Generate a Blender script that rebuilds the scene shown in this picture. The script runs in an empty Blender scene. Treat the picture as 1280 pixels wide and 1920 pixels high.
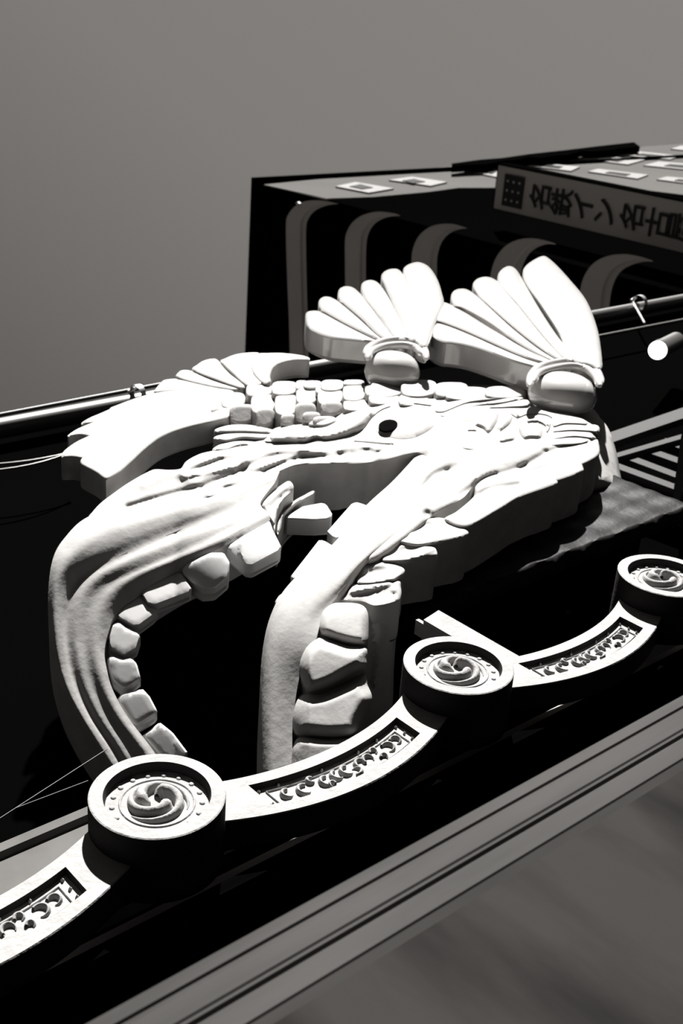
import bpy, bmesh, math, random
import numpy as np
from mathutils import Vector, Matrix
from mathutils.geometry import delaunay_2d_cdt
random.seed(4); np.random.seed(4)
SC = bpy.context.scene; COL = SC.collection
# ------------------------------------------------------------------ camera
R = 0.15                                   # radius of one tile disc, metres
CW = np.array([[0.75390235, 0.21909456, -0.61937777],
               [-0.06872782, -0.91128241, -0.40600598],
               [-0.65338177, 0.34865735, -0.67196006]])     # camera axes in world (columns)
FPX = 2200.0
Z0 = 3.37                                  # height of the discs above the street
CAM = np.array([-7.68190805, -10.89142235, -11.83006762]) * R + np.array([0, 0, Z0])
cd = bpy.data.cameras.new('camera'); cam = bpy.data.objects.new('camera', cd); COL.objects.link(cam)
cd.sensor_fit = 'VERTICAL'; cd.sensor_height = 36; cd.sensor_width = 24
cd.lens = FPX / 1920 * 36
cam.matrix_world = Matrix(((*CW[0], CAM[0]), (*CW[1], CAM[1]), (*CW[2], CAM[2]), (0, 0, 0, 1)))
cd.clip_end = 500; cd.clip_start = 0.05
cd.dof.use_dof = True; cd.dof.focus_distance = 2.9; cd.dof.aperture_fstop = 6.5
SC.camera = cam
# ------------------------------------------------------------------ sky, sun, exposure
w = bpy.data.worlds.new('sky'); SC.world = w; w.use_nodes = True
nt = w.node_tree; nt.nodes.clear()
tc = nt.nodes.new('ShaderNodeTexCoord'); sep = nt.nodes.new('ShaderNodeSeparateXYZ')
dot = nt.nodes.new('ShaderNodeVectorMath'); dot.operation = 'DOT_PRODUCT'; dot.inputs[1].default_value = (0.75, -0.62, 0.22)
rmp = nt.nodes.new('ShaderNodeValToRGB')
rmp.color_ramp.elements[0].position = 0.2; rmp.color_ramp.elements[0].color = (0.088, 0.082, 0.077, 1)
rmp.color_ramp.elements[1].position = 1.0; rmp.color_ramp.elements[1].color = (0.27, 0.258, 0.245, 1)
el_ = rmp.color_ramp.elements.new(0.54); el_.color = (0.212, 0.201, 0.189, 1)
bg = nt.nodes.new('ShaderNodeBackground'); bg.inputs[1].default_value = 1.0
out = nt.nodes.new('ShaderNodeOutputWorld')
nt.links.new(tc.outputs['Generated'], dot.inputs[0]); nt.links.new(dot.outputs['Value'], rmp.inputs[0])
nt.links.new(rmp.outputs[0], bg.inputs[0]); nt.links.new(bg.outputs[0], out.inputs[0])
sd = bpy.data.lights.new('sun', 'SUN'); sun = bpy.data.objects.new('sun', sd); COL.objects.link(sun)
sd.energy = 17.5; sd.angle = math.radians(0.8); sd.color = (1.0, 0.985, 0.965)
Lv = Vector((0.455, -0.69, 0.545)).normalized()
sun.rotation_euler = Lv.to_track_quat('Z', 'Y').to_euler(); sun.location = (0, -3, 8)
SC.view_settings.view_transform = 'Standard'; SC.view_settings.look = 'None'
SC.view_settings.exposure = 0.0; SC.view_settings.gamma = 1.0; SC.view_settings.use_curve_mapping = False

# ------------------------------------------------------------------ where a sight line meets a real plane
def ray(px, py):
    d = np.stack([(np.asarray(px, float) - 640) / FPX, -(np.asarray(py, float) - 960) / FPX, -np.ones_like(np.asarray(px, float))], -1)
    return d @ CW.T
def P(px, py, h):
    """point on the plane parallel to the facade, h disc radii in front of the disc faces"""
    d = ray(px, py); t = (-np.asarray(h, float) * R - CAM[1]) / d[..., 1]
    return CAM + d * t[..., None]
def PX(px, py, X):
    d = ray(px, py); t = (X - CAM[0]) / d[..., 0]
    return CAM + d * t[..., None]
def c_(ox, oy, s):
    return lambda pts: [(ox + x / s, oy + y / s) for x, y in pts]
c1 = c_(80, 640, 2.133); c2 = c_(560, 460, 2.0645); c3 = c_(380, 680, 2.4615); c4 = c_(700, 740, 2.56)
c5 = c_(80, 860, 2.667); c6 = c_(460, 940, 2.909); c7 = c_(460, 250, 1.561); c8 = c_(380, 690, 3.765)
c9 = c_(780, 760, 3.5556); cA = c_(560, 850, 3.2); cB = c_(240, 820, 3.2); cH = c_(460, 330, 3.2); cS = c_(860, 250, 3.048)

# ------------------------------------------------------------------ materials
def mat(name, col, rough=0.6, metal=0.0, bump=0.0, bscale=40, var=0.0, vscale=8, spec=0.35, coat=0.0, stretch=None, dark=None):
    m = bpy.data.materials.new(name); m.use_nodes = True; n = m.node_tree; b = n.nodes['Principled BSDF']
    b.inputs['Roughness'].default_value = rough; b.inputs['Metallic'].default_value = metal
    b.inputs['Specular IOR Level'].default_value = spec; b.inputs['Coat Weight'].default_value = coat
    b.inputs['Base Color'].default_value = (*col, 1)
    t = n.nodes.new('ShaderNodeTexCoord'); mp = n.nodes.new('ShaderNodeMapping')
    if stretch: mp.inputs['Scale'].default_value = stretch
    n.links.new(t.outputs['Object'], mp.inputs[0])
    if var > 0:
        nz = n.nodes.new('ShaderNodeTexNoise'); nz.inputs['Scale'].default_value = vscale; nz.inputs['Detail'].default_value = 6
        cr = n.nodes.new('ShaderNodeValToRGB'); n.links.new(mp.outputs[0], nz.inputs['Vector'])
        lo = dark or tuple(c * (1 - var) for c in col)
        cr.color_ramp.elements[0].position = 0.34; cr.color_ramp.elements[0].color = (*lo, 1)
        cr.color_ramp.elements[1].position = 0.62; cr.color_ramp.elements[1].color = (*[min(1, c * (1 + var * .4)) for c in col], 1)
        n.links.new(nz.outputs['Fac'], cr.inputs[0]); n.links.new(cr.outputs[0], b.inputs['Base Color'])
    if bump > 0:
        nb = n.nodes.new('ShaderNodeTexNoise'); nb.inputs['Scale'].default_value = bscale; nb.inputs['Detail'].default_value = 5
        bp = n.nodes.new('ShaderNodeBump'); bp.inputs['Strength'].default_value = bump; bp.inputs['Distance'].default_value = 0.01
        n.links.new(mp.outputs[0], nb.inputs['Vector']); n.links.new(nb.outputs['Fac'], bp.inputs['Height']); n.links.new(bp.outputs[0], b.inputs['Normal'])
    return m
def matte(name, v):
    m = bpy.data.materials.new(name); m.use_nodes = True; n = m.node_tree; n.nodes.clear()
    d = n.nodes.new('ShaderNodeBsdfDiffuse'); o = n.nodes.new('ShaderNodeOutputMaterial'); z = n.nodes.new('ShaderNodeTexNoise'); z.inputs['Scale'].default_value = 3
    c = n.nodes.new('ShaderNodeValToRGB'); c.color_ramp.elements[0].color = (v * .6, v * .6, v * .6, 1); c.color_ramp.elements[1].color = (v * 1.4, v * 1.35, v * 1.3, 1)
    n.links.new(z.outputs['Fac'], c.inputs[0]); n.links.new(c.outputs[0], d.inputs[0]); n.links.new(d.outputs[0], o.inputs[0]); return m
M_GOLD = mat('pale_gilt_paint', (0.35, 0.343, 0.335), 0.68, spec=0.05, bump=0.13, bscale=45, var=0.10, vscale=14)
M_GLOSS = mat('glossy_gilt_paint', (0.48, 0.47, 0.46), 0.16, metal=0.1, bump=0.05, bscale=9, var=0.05, vscale=5, coat=0.3)
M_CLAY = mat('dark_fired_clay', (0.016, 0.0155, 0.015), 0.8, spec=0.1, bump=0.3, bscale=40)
M_TOOTH = mat('tooth_enamel', (0.46, 0.455, 0.45), 0.5, spec=0.08, bump=0.05, bscale=20)
M_PUPIL = matte('black_pupil', 0.003)
M_TILE = mat('white_plaster_tile', (0.262, 0.258, 0.253), 0.85, spec=0.15, bump=0.35, bscale=60, var=0.12, vscale=14)
M_BLACK = matte('black_and_shade', 0.0009)  # near-black; on the rear wall the colour stands in for shade
M_BOARD = mat('dark_varnished_board', (0.006, 0.0055, 0.0052), 0.5, spec=0.07, bump=0.25, bscale=24, var=0.6, vscale=16)
M_PIPE = mat('grey_steel_pipe', (0.08, 0.078, 0.075), 0.42, metal=0.5)
M_CABLE = mat('dark_cable', (0.03, 0.03, 0.03), 0.5)
M_CHROME = mat('bright_clamp_steel', (0.7, 0.7, 0.7), 0.25, metal=0.8)
M_FASCIA = mat('weathered_varnish', (0.0175, 0.0162, 0.0153), 0.75, spec=0.02, bump=0.3, bscale=5, var=0.6, vscale=4.2, stretch=(1.5, 1, 0.45), coat=0.0)
M_MOULD = mat('worn_moulding_paint', (0.026, 0.0245, 0.023), 0.7, spec=0.08, var=0.35, vscale=5, stretch=(.4, 1, 3))
M_TRIM = mat('grey_painted_trim', (0.085, 0.082, 0.079), 0.8, spec=0.1, var=0.2, vscale=6)
M_SOFFIT = matte('dark_soffit_wood', 0.3)
M_SLAT = mat('grey_slat_paint', (0.045, 0.044, 0.043), 0.7, spec=0.1)
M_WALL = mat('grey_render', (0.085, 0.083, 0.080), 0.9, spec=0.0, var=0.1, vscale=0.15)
M_DARKWALL = matte('black_and_shaded_wall', 0.0007)  # on the far building's front this black paints in the shade
M_RIB = mat('grey_rib_cladding', (0.58, 0.555, 0.53), 0.7, var=0.08, vscale=0.5)
M_FRAME = mat('white_window_surround', (0.16, 0.155, 0.15), 0.8, spec=0.1)
M_GLASS = mat('dark_window_glass', (0.012, 0.012, 0.012), 0.2)
M_SIGN = mat('pale_sign_face', (0.30, 0.285, 0.27), 0.6, spec=0.2)
M_INK = mat('black_sign_ink', (0.008, 0.008, 0.008), 0.6, spec=0.2)
M_STREET = mat('asphalt', (0.022, 0.022, 0.022), 0.9, var=0.3, vscale=3)
M_LAMP = bpy.data.materials.new('lit_lens'); M_LAMP.use_nodes = True
_b = M_LAMP.node_tree.nodes['Principled BSDF']; _b.inputs['Emission Color'].default_value = (1, .98, .95, 1); _b.inputs['Emission Strength'].default_value = 3.0

# ------------------------------------------------------------------ object helpers
def tag(o, label=None, cat=None, group=None, kind=None):
    if label: o['label'] = label
    if cat: o['category'] = cat
    if group: o['group'] = group
    if kind: o['kind'] = kind
    return o
def empty(name, loc, label, cat, group=None):
    o = bpy.data.objects.new(name, None); COL.objects.link(o); o.location = [float(v) for v in loc]
    o.empty_display_size = 0.05
    return tag(o, label, cat, group)
ORG = {}
def origin(parent):
    while parent.parent: parent = parent.parent
    return np.array(parent.location)
def mk(name, verts, faces, m, parent=None, smooth=True, label=None, local=False, sharp=38):
    """world-space verts; the mesh hangs under its root without changing place"""
    V = np.array(verts, float)
    if parent is not None: o0 = np.zeros(3) if local else origin(parent)
    else: o0 = np.zeros(3) if local else (V.min(0) + V.max(0)) / 2
    V = V - o0
    me = bpy.data.meshes.new(name); me.from_pydata(V.tolist(), [], faces)
    bm = bmesh.new(); bm.from_mesh(me)
    bmesh.ops.recalc_face_normals(bm, faces=bm.faces[:]); bm.to_mesh(me); bm.free()
    me.materials.append(m)
    if smooth:
        me.shade_smooth()
        try: me.set_sharp_from_angle(angle=math.radians(sharp))
        except Exception: pass
    o = bpy.data.objects.new(name, me); COL.objects.link(o)
    if parent is not None: o.parent = parent
    else: o.location = o0
    if label: o['label'] = label
    return o
def catmull(pts, n, closed=False):
    p = np.array(pts, float); k = len(p)
    if closed: q = np.vstack([p[-1], p, p[0], p[1]]); segs = k
    else: q = np.vstack([2 * p[0] - p[1], p, 2 * p[-1] - p[-2]]); segs = k - 1
    res = []
    for t in np.linspace(0, segs, n, endpoint=not closed):
        i = min(int(t), segs - 1); u = t - i
        a, b, c, d = q[i], q[i + 1], q[i + 2], q[i + 3]
        res.append(0.5 * (2 * b + (c - a) * u + (2 * a - 5 * b + 4 * c - d) * u * u + (3 * b - a - 3 * c + d) * u ** 3))
    return np.array(res)
def even(p, step, closed=True):
    q = np.vstack([p, p[:1]]) if closed else p
    d = np.r_[0, np.cumsum(np.hypot(*(q[1:] - q[:-1]).T))]
    n = max(6, int(d[-1] / step)); s = np.linspace(0, d[-1], n, endpoint=not closed)
    return np.stack([np.interp(s, d, q[:, 0]), np.interp(s, d, q[:, 1])], -1)
def segdist(pts, line):
    pts = np.asarray(pts); best = np.full(len(pts), 1e9)
    for a, b in zip(line[:-1], line[1:]):
        ab = b - a; L2 = max((ab ** 2).sum(), 1e-9)
        t = np.clip(((pts - a) @ ab) / L2, 0, 1)
        d = np.hypot(*(pts - (a + t[:, None] * ab)).T); best = np.minimum(best, d)
    return best
def inside(pts, poly):
    x, y = pts[:, 0], pts[:, 1]; r = np.zeros(len(pts), bool); j = len(poly) - 1
    for i in range(len(poly)):
        xi, yi = poly[i]; xj, yj = poly[j]
        c = ((yi > y) != (yj > y)) & (x < (xj - xi) * (y - yi) / (yj - yi + 1e-12) + xi)
        r ^= c; j = i
    return r
def features(pts, feats):
    h = np.zeros(len(pts))
    for f in feats:
        if f[0] == 'r': f = (f[0], f[1], f[2], max(-.0095 * f[2], min(.0095 * f[2], f[3])))
        if f[0] == 'b': mm = .008 * min(f[3], f[4]); f = (*f[:6], max(-mm, min(mm, f[6])))
        if f[0] == 'r':                        # ridge or groove along a line
            line = catmull(f[1], max(8, len(f[1]) * 5)) if len(f[1]) > 2 else np.array(f[1], float)
            d = segdist(pts, line); h += f[3] * np.exp(-(d / f[2]) ** 2)
        elif f[0] == 'b':                      # rounded bump: cx, cy, rx, ry, angle, height
            _, cx, cy, rx, ry, a, hh = f; ca, sa = math.cos(math.radians(a)), math.sin(math.radians(a))
            x = (pts[:, 0] - cx); y = pts[:, 1] - cy; u = (x * ca + y * sa) / rx; v = (-x * sa + y * ca) / ry
            h += hh * np.exp(-(u * u + v * v) ** 1.3)
        elif f[0] == 't':                      # plane tilt: cx, cy, gx, gy
            h += (pts[:, 0] - f[1]) * f[3] + (pts[:, 1] - f[2]) * f[4]
    return h
def solid(name, top, tris, loop, m, parent, thick=None, back=None, **kw):
    top = np.array(top); n = len(top); bot = top.copy()
    if back is not None: bot[:, 1] = np.maximum(-back * R, top[:, 1] + 0.004)
    else: bot[:, 1] += thick * R
    V = np.vstack([top, bot]); F = [tuple(t) for t in tris] + [tuple(n + i for i in reversed(t)) for t in tris]
    k = len(loop)
    for i in range(k):
        a, b = loop[i], loop[(i + 1) % k]; F.append((a, b, n + b, n + a))
    return mk(name, V, F, m, parent, **kw)
def relief(name, outline, hb, m, parent, er=10, eb=0.12, feats=(), thick=0.5, back=None, step=6, curve=True, **kw):
    """solid slab with a modelled front: traced outline, rounded rim, ridges and grooves, real thickness"""
    o = np.array(outline, float)
    if curve: o = catmull(o, len(o) * 8, closed=True)
    o = even(o, step)
    x0, y0 = o.min(0); x1, y1 = o.max(0)
    gx, gy = np.meshgrid(np.arange(x0, x1, step), np.arange(y0, y1, step * .87))
    gx = gx + (np.arange(gx.shape[0]) % 2)[:, None] * step * .5
    g = np.stack([gx.ravel(), gy.ravel()], -1)
    ring = np.vstack([o, o[:1]])
    g = g[inside(g, o)]
    e = np.roll(o, -1, 0) - np.roll(o, 1, 0); nn = np.stack([-e[:, 1], e[:, 0]], -1) / (np.hypot(*e.T)[:, None] + 1e-9)
    if not inside(o[:1] + nn[:1] * .5, o)[0]: nn = -nn
    rings, last = [], 0
    for f_ in (.12, .32, .6):
        dd = max(er * f_, 1.0)
        if dd < last + 1.0: continue
        q = o + nn * dd; q = q[inside(q, o)]; q = q[segdist(q, ring) > dd * .93] if len(q) else q
        if len(q): rings.append(q); last = dd
    if len(g): g = g[segdist(g, ring) > last + step * .5]
    allp = np.vstack([o] + rings + ([g] if len(g) else []))
    k = len(o)
    r = delaunay_2d_cdt([Vector(p) for p in allp.tolist()], [(i, (i + 1) % k) for i in range(k)], [], 1, 1e-4)
    vv = np.array([tuple(v) for v in r[0]]); tris = [tuple(t) for t in r[2]]
    ec = {}
    for t in tris:
        for a, b in ((t[0], t[1]), (t[1], t[2]), (t[2], t[0])):
            e = (min(a, b), max(a, b)); ec.setdefault(e, []).append((a, b))
    nxt = {}
    for e, l in ec.items():
        if len(l) == 1: nxt[l[0][0]] = l[0][1]
    d = segdist(vv, ring); t = np.clip(d / er, 0, 1)
    base = hb(vv[:, 0], vv[:, 1]) if callable(hb) else np.full(len(vv), float(hb))
    h = base + eb * ((.5 * np.sqrt(1 - (1 - t) ** 2) + .5 * (1 - (1 - t) ** 2)) - 1) + features(vv, feats)
    top = P(vv[:, 0], vv[:, 1], h)
    n = len(top); bot = top.copy()
    if back is not None: bot[:, 1] = np.maximum(-back * R, top[:, 1] + 0.004)
    else: bot[:, 1] += thick * R
    F = tris + [tuple(n + i for i in reversed(t_)) for t_ in tris]
    for a, b in nxt.items(): F.append((a, b, n + b, n + a))
    return mk(name, np.vstack([top, bot]), F, m, parent, **kw)
def loft(name, rails, hs, hb, m, parent, n=60, sub=5, thick=0.6, **kw):
    """long moulded form: cross-section runs through the rails, hs gives each rail its height"""
    rr = [catmull(r, n) for r in rails]
    G = np.array(rr); H = np.array([np.full(n, h) if np.isscalar(h) else np.interp(np.linspace(0, 1, n), np.linspace(0, 1, len(h)), h) for h in hs])
    A = np.concatenate([G, H[..., None]], -1)
    k = (len(rails) - 1) * sub + 1
    S = np.zeros((k, n, 3))
    for j in range(n): S[:, j] = catmull(A[:, j], k)
    base = hb(S[..., 0], S[..., 1]) if callable(hb) else hb
    T = P(S[..., 0], S[..., 1], base + S[..., 2]).reshape(-1, 3)
    q = [(i * n + j, i * n + j + 1, (i + 1) * n + j + 1, (i + 1) * n + j) for i in range(k - 1) for j in range(n - 1)]
    lp = [j for j in range(n)] + [i * n + n - 1 for i in range(1, k)] + [(k - 1) * n + j for j in range(n - 2, -1, -1)] + [i * n for i in range(k - 2, 0, -1)]
    return solid(name, T, q, lp, m, parent, thick=thick, **kw)
def tube(name, pts, r, m, parent=None, seg=16, cap=True, **kw):
    pts = [np.array(p, float) for p in pts]; rs = r if hasattr(r, '__len__') else [r] * len(pts)
    V, F = [], []; up = np.array([0.13, 0.2, 0.97])
    for i, p in enumerate(pts):
        d = pts[min(i + 1, len(pts) - 1)] - pts[max(i - 1, 0)]; d /= np.linalg.norm(d)
        a = np.cross(d, up); a /= np.linalg.norm(a); b = np.cross(d, a)
        for k in range(seg):
            t = 2 * math.pi * k / seg; V.append(p + rs[i] * (a * math.cos(t) + b * math.sin(t)))
    for i in range(len(pts) - 1):
        for k in range(seg):
            F.append((i * seg + k, i * seg + (k + 1) % seg, (i + 1) * seg + (k + 1) % seg, (i + 1) * seg + k))
    if cap: F.append(tuple(range(seg))); F.append(tuple((len(pts) - 1) * seg + k for k in range(seg)))
    return mk(name, V, F, m, parent, **kw)
def prism(name, poly, off, m, parent=None, **kw):
    """planar polygon of world points pushed along off"""
    a = np.array(poly, float); b = a + np.array(off); n = len(a)
    F = [tuple(range(n)), tuple(range(2 * n - 1, n - 1, -1))] + [(i, (i + 1) % n, n + (i + 1) % n, n + i) for i in range(n)]
    kw.setdefault('smooth', False)
    return mk(name, np.vstack([a, b]), F, m, parent, **kw)
def box(name, lo, hi, m, parent=None, **kw):
    x0, y0, z0 = lo; x1, y1, z1 = hi
    return prism(name, [(x0, y0, z0), (x1, y0, z0), (x1, y1, z0), (x0, y1, z0)], (0, 0, z1 - z0), m, parent, **kw)

# ================================================================== SETTING: street, walls, hotel
tag(box('floor', (-14, -9, -0.1), (40, 14, 0.0), M_STREET), kind='structure')
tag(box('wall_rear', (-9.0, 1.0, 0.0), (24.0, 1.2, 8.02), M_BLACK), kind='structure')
tag(box('wall_shade_blocker', (-14.0, -9.4, 0.0), (30.0, -9.0, 7.2), M_DARKWALL), kind='structure')  # unseen wall, added to shade the street and cut the fill light
# ---- lower fascia with its mouldings (in front of and below the tiles)
YF = -0.60
def zf(px, py):
    d = ray(px, py); return CAM[2] + d[2] * (YF - CAM[1]) / d[1]
prof = [(1652, .006), (1656, .0), (1682, -.001), (1686, .0022), (1690, .0022), (1695, .0), (1738, -.001), (1742, .0012), (1748, -.003), (1753, -.003), (1759, .0015), (1764, .001), (1810, -.0005), (1814, .002)]
pz = [(zf(640, y), YF + d) for y, d in prof]
PANEL_Z = pz[-1][0]; pz.append((pz[-1][0] - 0.012, YF + 0.006))
xs = np.linspace(-2.6, 5.5, 40); V, F = [], []
for x in xs:
    for z, y in pz: V.append((x, y, z))
    V.append((x, YF + 0.10, pz[-1][0])); V.append((x, YF + 0.10, pz[0][0]))
k = len(pz) + 2
for i in range(len(xs) - 1):
    for j in range(k): F.append((i * k + j, i * k + (j + 1) % k, (i + 1) * k + (j + 1) % k, (i + 1) * k + j))
F.append(tuple(range(k))); F.append(tuple((len(xs) - 1) * k + j for j in range(k)))
tag(mk('trim_1', V, F, M_MOULD, smooth=False), kind='structure')
tag(box('wall_front', (-2.6, YF + .006, PANEL_Z - .7), (5.5, YF + .09, PANEL_Z - .004), M_FASCIA), kind='structure')
# ---- dark soffit under the tiles
def zat(px, py, h): return float(P(px, py, h)[2])
zt = Z0 - 1.30 * R
YB = 0.24
d_ = ray(813, 1440); zb0 = float(CAM[2] + d_[2] * (YB - CAM[1]) / d_[1])
tag(box('ceiling', (-2.6, 0.16, zt), (3.0, 0.9, zt + 0.03), M_BLACK), kind='structure')
tag(box('trim_2', (-2.6, YB, zb0), (2.7, YB + .05, zt), M_SOFFIT), kind='structure')
tag(box('trim_3', (-2.6, YB - .006, zb0 + .045), (2.7, YB, zb0 + .053), M_BLACK), kind='structure')
# ---- grey moulded board behind the left-hand tile
g0 = -2.4
za, zb, zc, zd = zat(0, 1581, g0), zat(0, 1597, g0), zat(0, 1612, g0), zat(0, 1800, g0)
xa, xb = float(P(0, 1600, g0)[0]) - 0.6, float(P(215, 1500, g0)[0])
gt = [(za, 0), (zb, 0), (zb - .003, .02), (zc, .02), (zc - .003, 0.004), (zd, 0.004)]
V, F = [], []
for x in (xa, xb):
    for z, y in gt: V.append((x, -g0 * R + y, z))
    V.append((x, -g0 * R + .06, zd)); V.append((x, -g0 * R + .06, za))
F = [(j, (j + 1) % 8, 8 + (j + 1) % 8, 8 + j) for j in range(8)] + [tuple(range(8)), tuple(range(8, 16))]
tag(mk('trim_4', V, F, M_TRIM, smooth=False), kind='structure')

# ---- the tall hotel far behind
XH = CAM[0] + 30.0
cor = PX(490, 342, XH); YH = cor[1]; ZH = cor[2]
def PF(px, py, y=YH):
    d = ray(px, py); return CAM + d * ((y - CAM[1]) / d[1])
hotel = empty('building', (XH + 10, YH + 10, 0), 'tall dark building seen from far below, with rounded grey ribs up its side', 'building')
box('wall', (XH, YH, 0), (XH + 60, YH + 26, ZH - 0.15), M_DARKWALL, hotel)
box('roof_edge', (XH - 0.45, YH - 0.2, ZH - 0.15), (XH + 62, YH + 27, ZH + 0.1), M_DARKWALL, hotel)
prism('front_lit_patch', [PF(x, y, YH - .05) for x, y in [(494, 346), (870, 309), (1215, 274), (1400, 262), (1400, 380), (935, 322), (928, 352), (860, 352), (800, 360), (700, 369), (612, 372)]], (0, .05, 0), M_WALL, hotel, label='grey front wall area cut out to look sunlit')  # panel cut along a shadow's edge; the black wall beyond paints the shade
wins = [([(629, 349), (666, 341), (738, 353), (691, 361)], [(655, 349), (676, 345), (699, 351), (679, 354)]),
        ([(729, 337), (772, 331), (838, 341), (807, 348)], [(754, 338), (776, 335), (797, 340), (774, 343)])]
def quad_inner(q, s=.42):
    q = np.array(q, float); c = q.mean(0); return [tuple(c + (p - c) * s) for p in q]
for q in (cS([(30, 212), (105, 193), (300, 205), (225, 250)]), cS([(362, 180), (405, 163), (692, 190), (640, 214)]), cS([(738, 217), (795, 202), (1082, 236), (1020, 258)]),
          cS([(688, 143), (760, 124), (1062, 150), (965, 177)]), cS([(905, 121), (985, 98), (1270, 128), (1205, 148)]), cS([(1055, 182), (1140, 160), (1450, 185), (1380, 214)]),
          cS([(1130, 262), (1190, 246), (1480, 275), (1420, 300)]), cS([(1210, 88), (1270, 70), (1480, 85), (1440, 112)])):
    wins.append((q, quad_inner(q)))
for q, i in wins:
    f = prism('window_surround', [PF(x, y, YH - .12) for x, y in q], (0, .07, 0), M_FRAME, hotel)
    prism('window_pane', [PF(x, y, YH - .15) for x, y in i], (0, .03, 0), M_GLASS, f)
# parapet rail on the roof
prism('parapet', [PF(x, y, YH - .5) for x, y in cS([(-40, 172), (120, 150), (250, 140), (400, 118), (620, 94), (800, 72), (1000, 50), (1035, 76), (930, 84), (860, 96), (760, 104), (700, 100), (620, 122), (560, 126), (470, 140), (400, 134), (330, 150), (240, 158), (150, 176), (40, 180), (-40, 184)])], (0, .3, 0), M_BLACK, hotel)
ribs = [(cH([(268, 1200), (262, 900), (250, 600), (243, 300), (258, 230), (300, 180), (360, 152), (430, 146), (490, 152)]),
         cH([(380, 1200), (374, 900), (366, 600), (363, 330), (378, 255), (415, 210), (460, 186), (510, 172), (560, 168)])),
        (cH([(604, 1000), (600, 800), (597, 500), (598, 380), (615, 320), (650, 270), (710, 232), (800, 214), (900, 226)]),
         cH([(722, 1000), (722, 800), (722, 520), (726, 400), (742, 335), (775, 287), (820, 258), (870, 243), (930, 238)])),
        (cH([(1000, 900), (998, 700), (996, 500), (1010, 420), (1040, 360), (1090, 315), (1150, 292), (1240, 288), (1320, 310)]),
         cH([(1150, 900), (1148, 700), (1148, 520), (1155, 460), (1175, 400), (1210, 355), (1250, 330), (1290, 318), (1330, 314)])),
        (c7([(712, 520), (712, 460), (716, 420), (728, 375), (750, 340), (780, 318), (820, 308), (860, 310), (905, 322)]),
         c7([(800, 520), (800, 460), (804, 420), (812, 385), (828, 355), (848, 337), (868, 328), (886, 324), (908, 325)])),
        (c7([(975, 560), (976, 500), (982, 445), (998, 405), (1025, 375), (1065, 358), (1110, 354), (1150, 360), (1190, 372)]),
         c7([(1062, 560), (1065, 500), (1072, 455), (1086, 420), (1105, 398), (1130, 385), (1152, 378), (1172, 375), (1192, 376)]))]
for a, b in ribs:
    a = [(2 * a[0][0] - a[1][0], a[0][1] + 130)] + a; b = [(2 * b[0][0] - b[1][0], b[0][1] + 130)] + b
    A = catmull(a, 34); B = catmull(b, 34); mid1 = A * .3 + B * .7; mid2 = A * .22 + B * .78
    rows = [(A, .45), (A, .62), (mid1, .60), (mid2, .50), (B, .48), (B, .1)]
    V = [PX(p[0], p[1], XH - o_) for L_, o_ in rows for p in L_]
    F = [(i * 34 + j, i * 34 + j + 1, (i + 1) * 34 + j + 1, (i + 1) * 34 + j) for i in range(5) for j in range(33)]
    V += [PX(p[0], p[1], XH - .0) for p in A] ; F += [(6 * 34 + j, 6 * 34 + j + 1, j + 1, j) for j in range(33)]
    mk('rounded_rib', V, F, M_RIB, hotel, smooth=False)
for q in (cH([(300, 160), (312, 155), (322, 165), (312, 180)]),):
    prism('roof_lamp', [PX(x, y, XH - .7) for x, y in q], (.1, 0, 0), M_CHROME, hotel)

# ---- projecting vertical sign
XS = XH + 2.0
sa, sb, sc_, sd_ = PX(930, 309, XS), PX(928, 391, XS), PX(1280, 455, XS), PX(1280, 372, XS)
y_out = float(sa[1]); y_in = float(sb[1]); ztop = float((sa[2] + sb[2]) / 2); zbot = ztop - 15.0
sign = empty('hanging_sign', (XS, YH, zbot), 'tall projecting hotel sign with large black vertical lettering and a dotted square emblem', 'sign')
box('sign_case', (XS + .03, y_out - .06, zbot), (XS + .6, y_in + .02, ztop + .05), M_DARKWALL, sign)
box('sign_face', (XS + .026, y_out, zbot), (XS + .03, y_in, ztop), M_SIGN, sign)
print('SIGN width', y_in - y_out, 'top', ztop)
def on_sign(u, v, off=.0): return np.array([XS - off, y_out + (y_in - y_out) * u, ztop - v])   # u 0..1 from outer edge inward, v metres down
W = y_in - y_out
# emblem: dark square with nine dots (position read off the photograph)
def sgn(px, py):
    p = PX(px, py, XS); return (p[1] - y_out) / W, ztop - p[2]
e0 = sgn(945, 328); e1 = sgn(980, 390)
eu0, eu1 = 0.16, 0.88; ev0, ev1 = sgn(945, 350)[1], sgn(981, 358)[1]
prism('emblem_square', [on_sign(eu0, ev0, .04), on_sign(eu1, ev0, .04), on_sign(eu1, ev1, .04), on_sign(eu0, ev1, .04)], (.04, 0, 0), M_INK, sign, label='black square emblem')
for a in range(3):
    for b in range(3):
        cu = eu0 + (eu1 - eu0) * (.2 + .3 * a); cv = ev0 + (ev1 - ev0) * (.2 + .3 * b); du = .028; dv = .028 * W
        prism('emblem_dot', [on_sign(cu + du * math.cos(t), cv + dv * math.sin(t), .06) for t in np.linspace(0, 6.283, 9)[:-1]], (.02, 0, 0), M_SIGN, sign)
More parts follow.
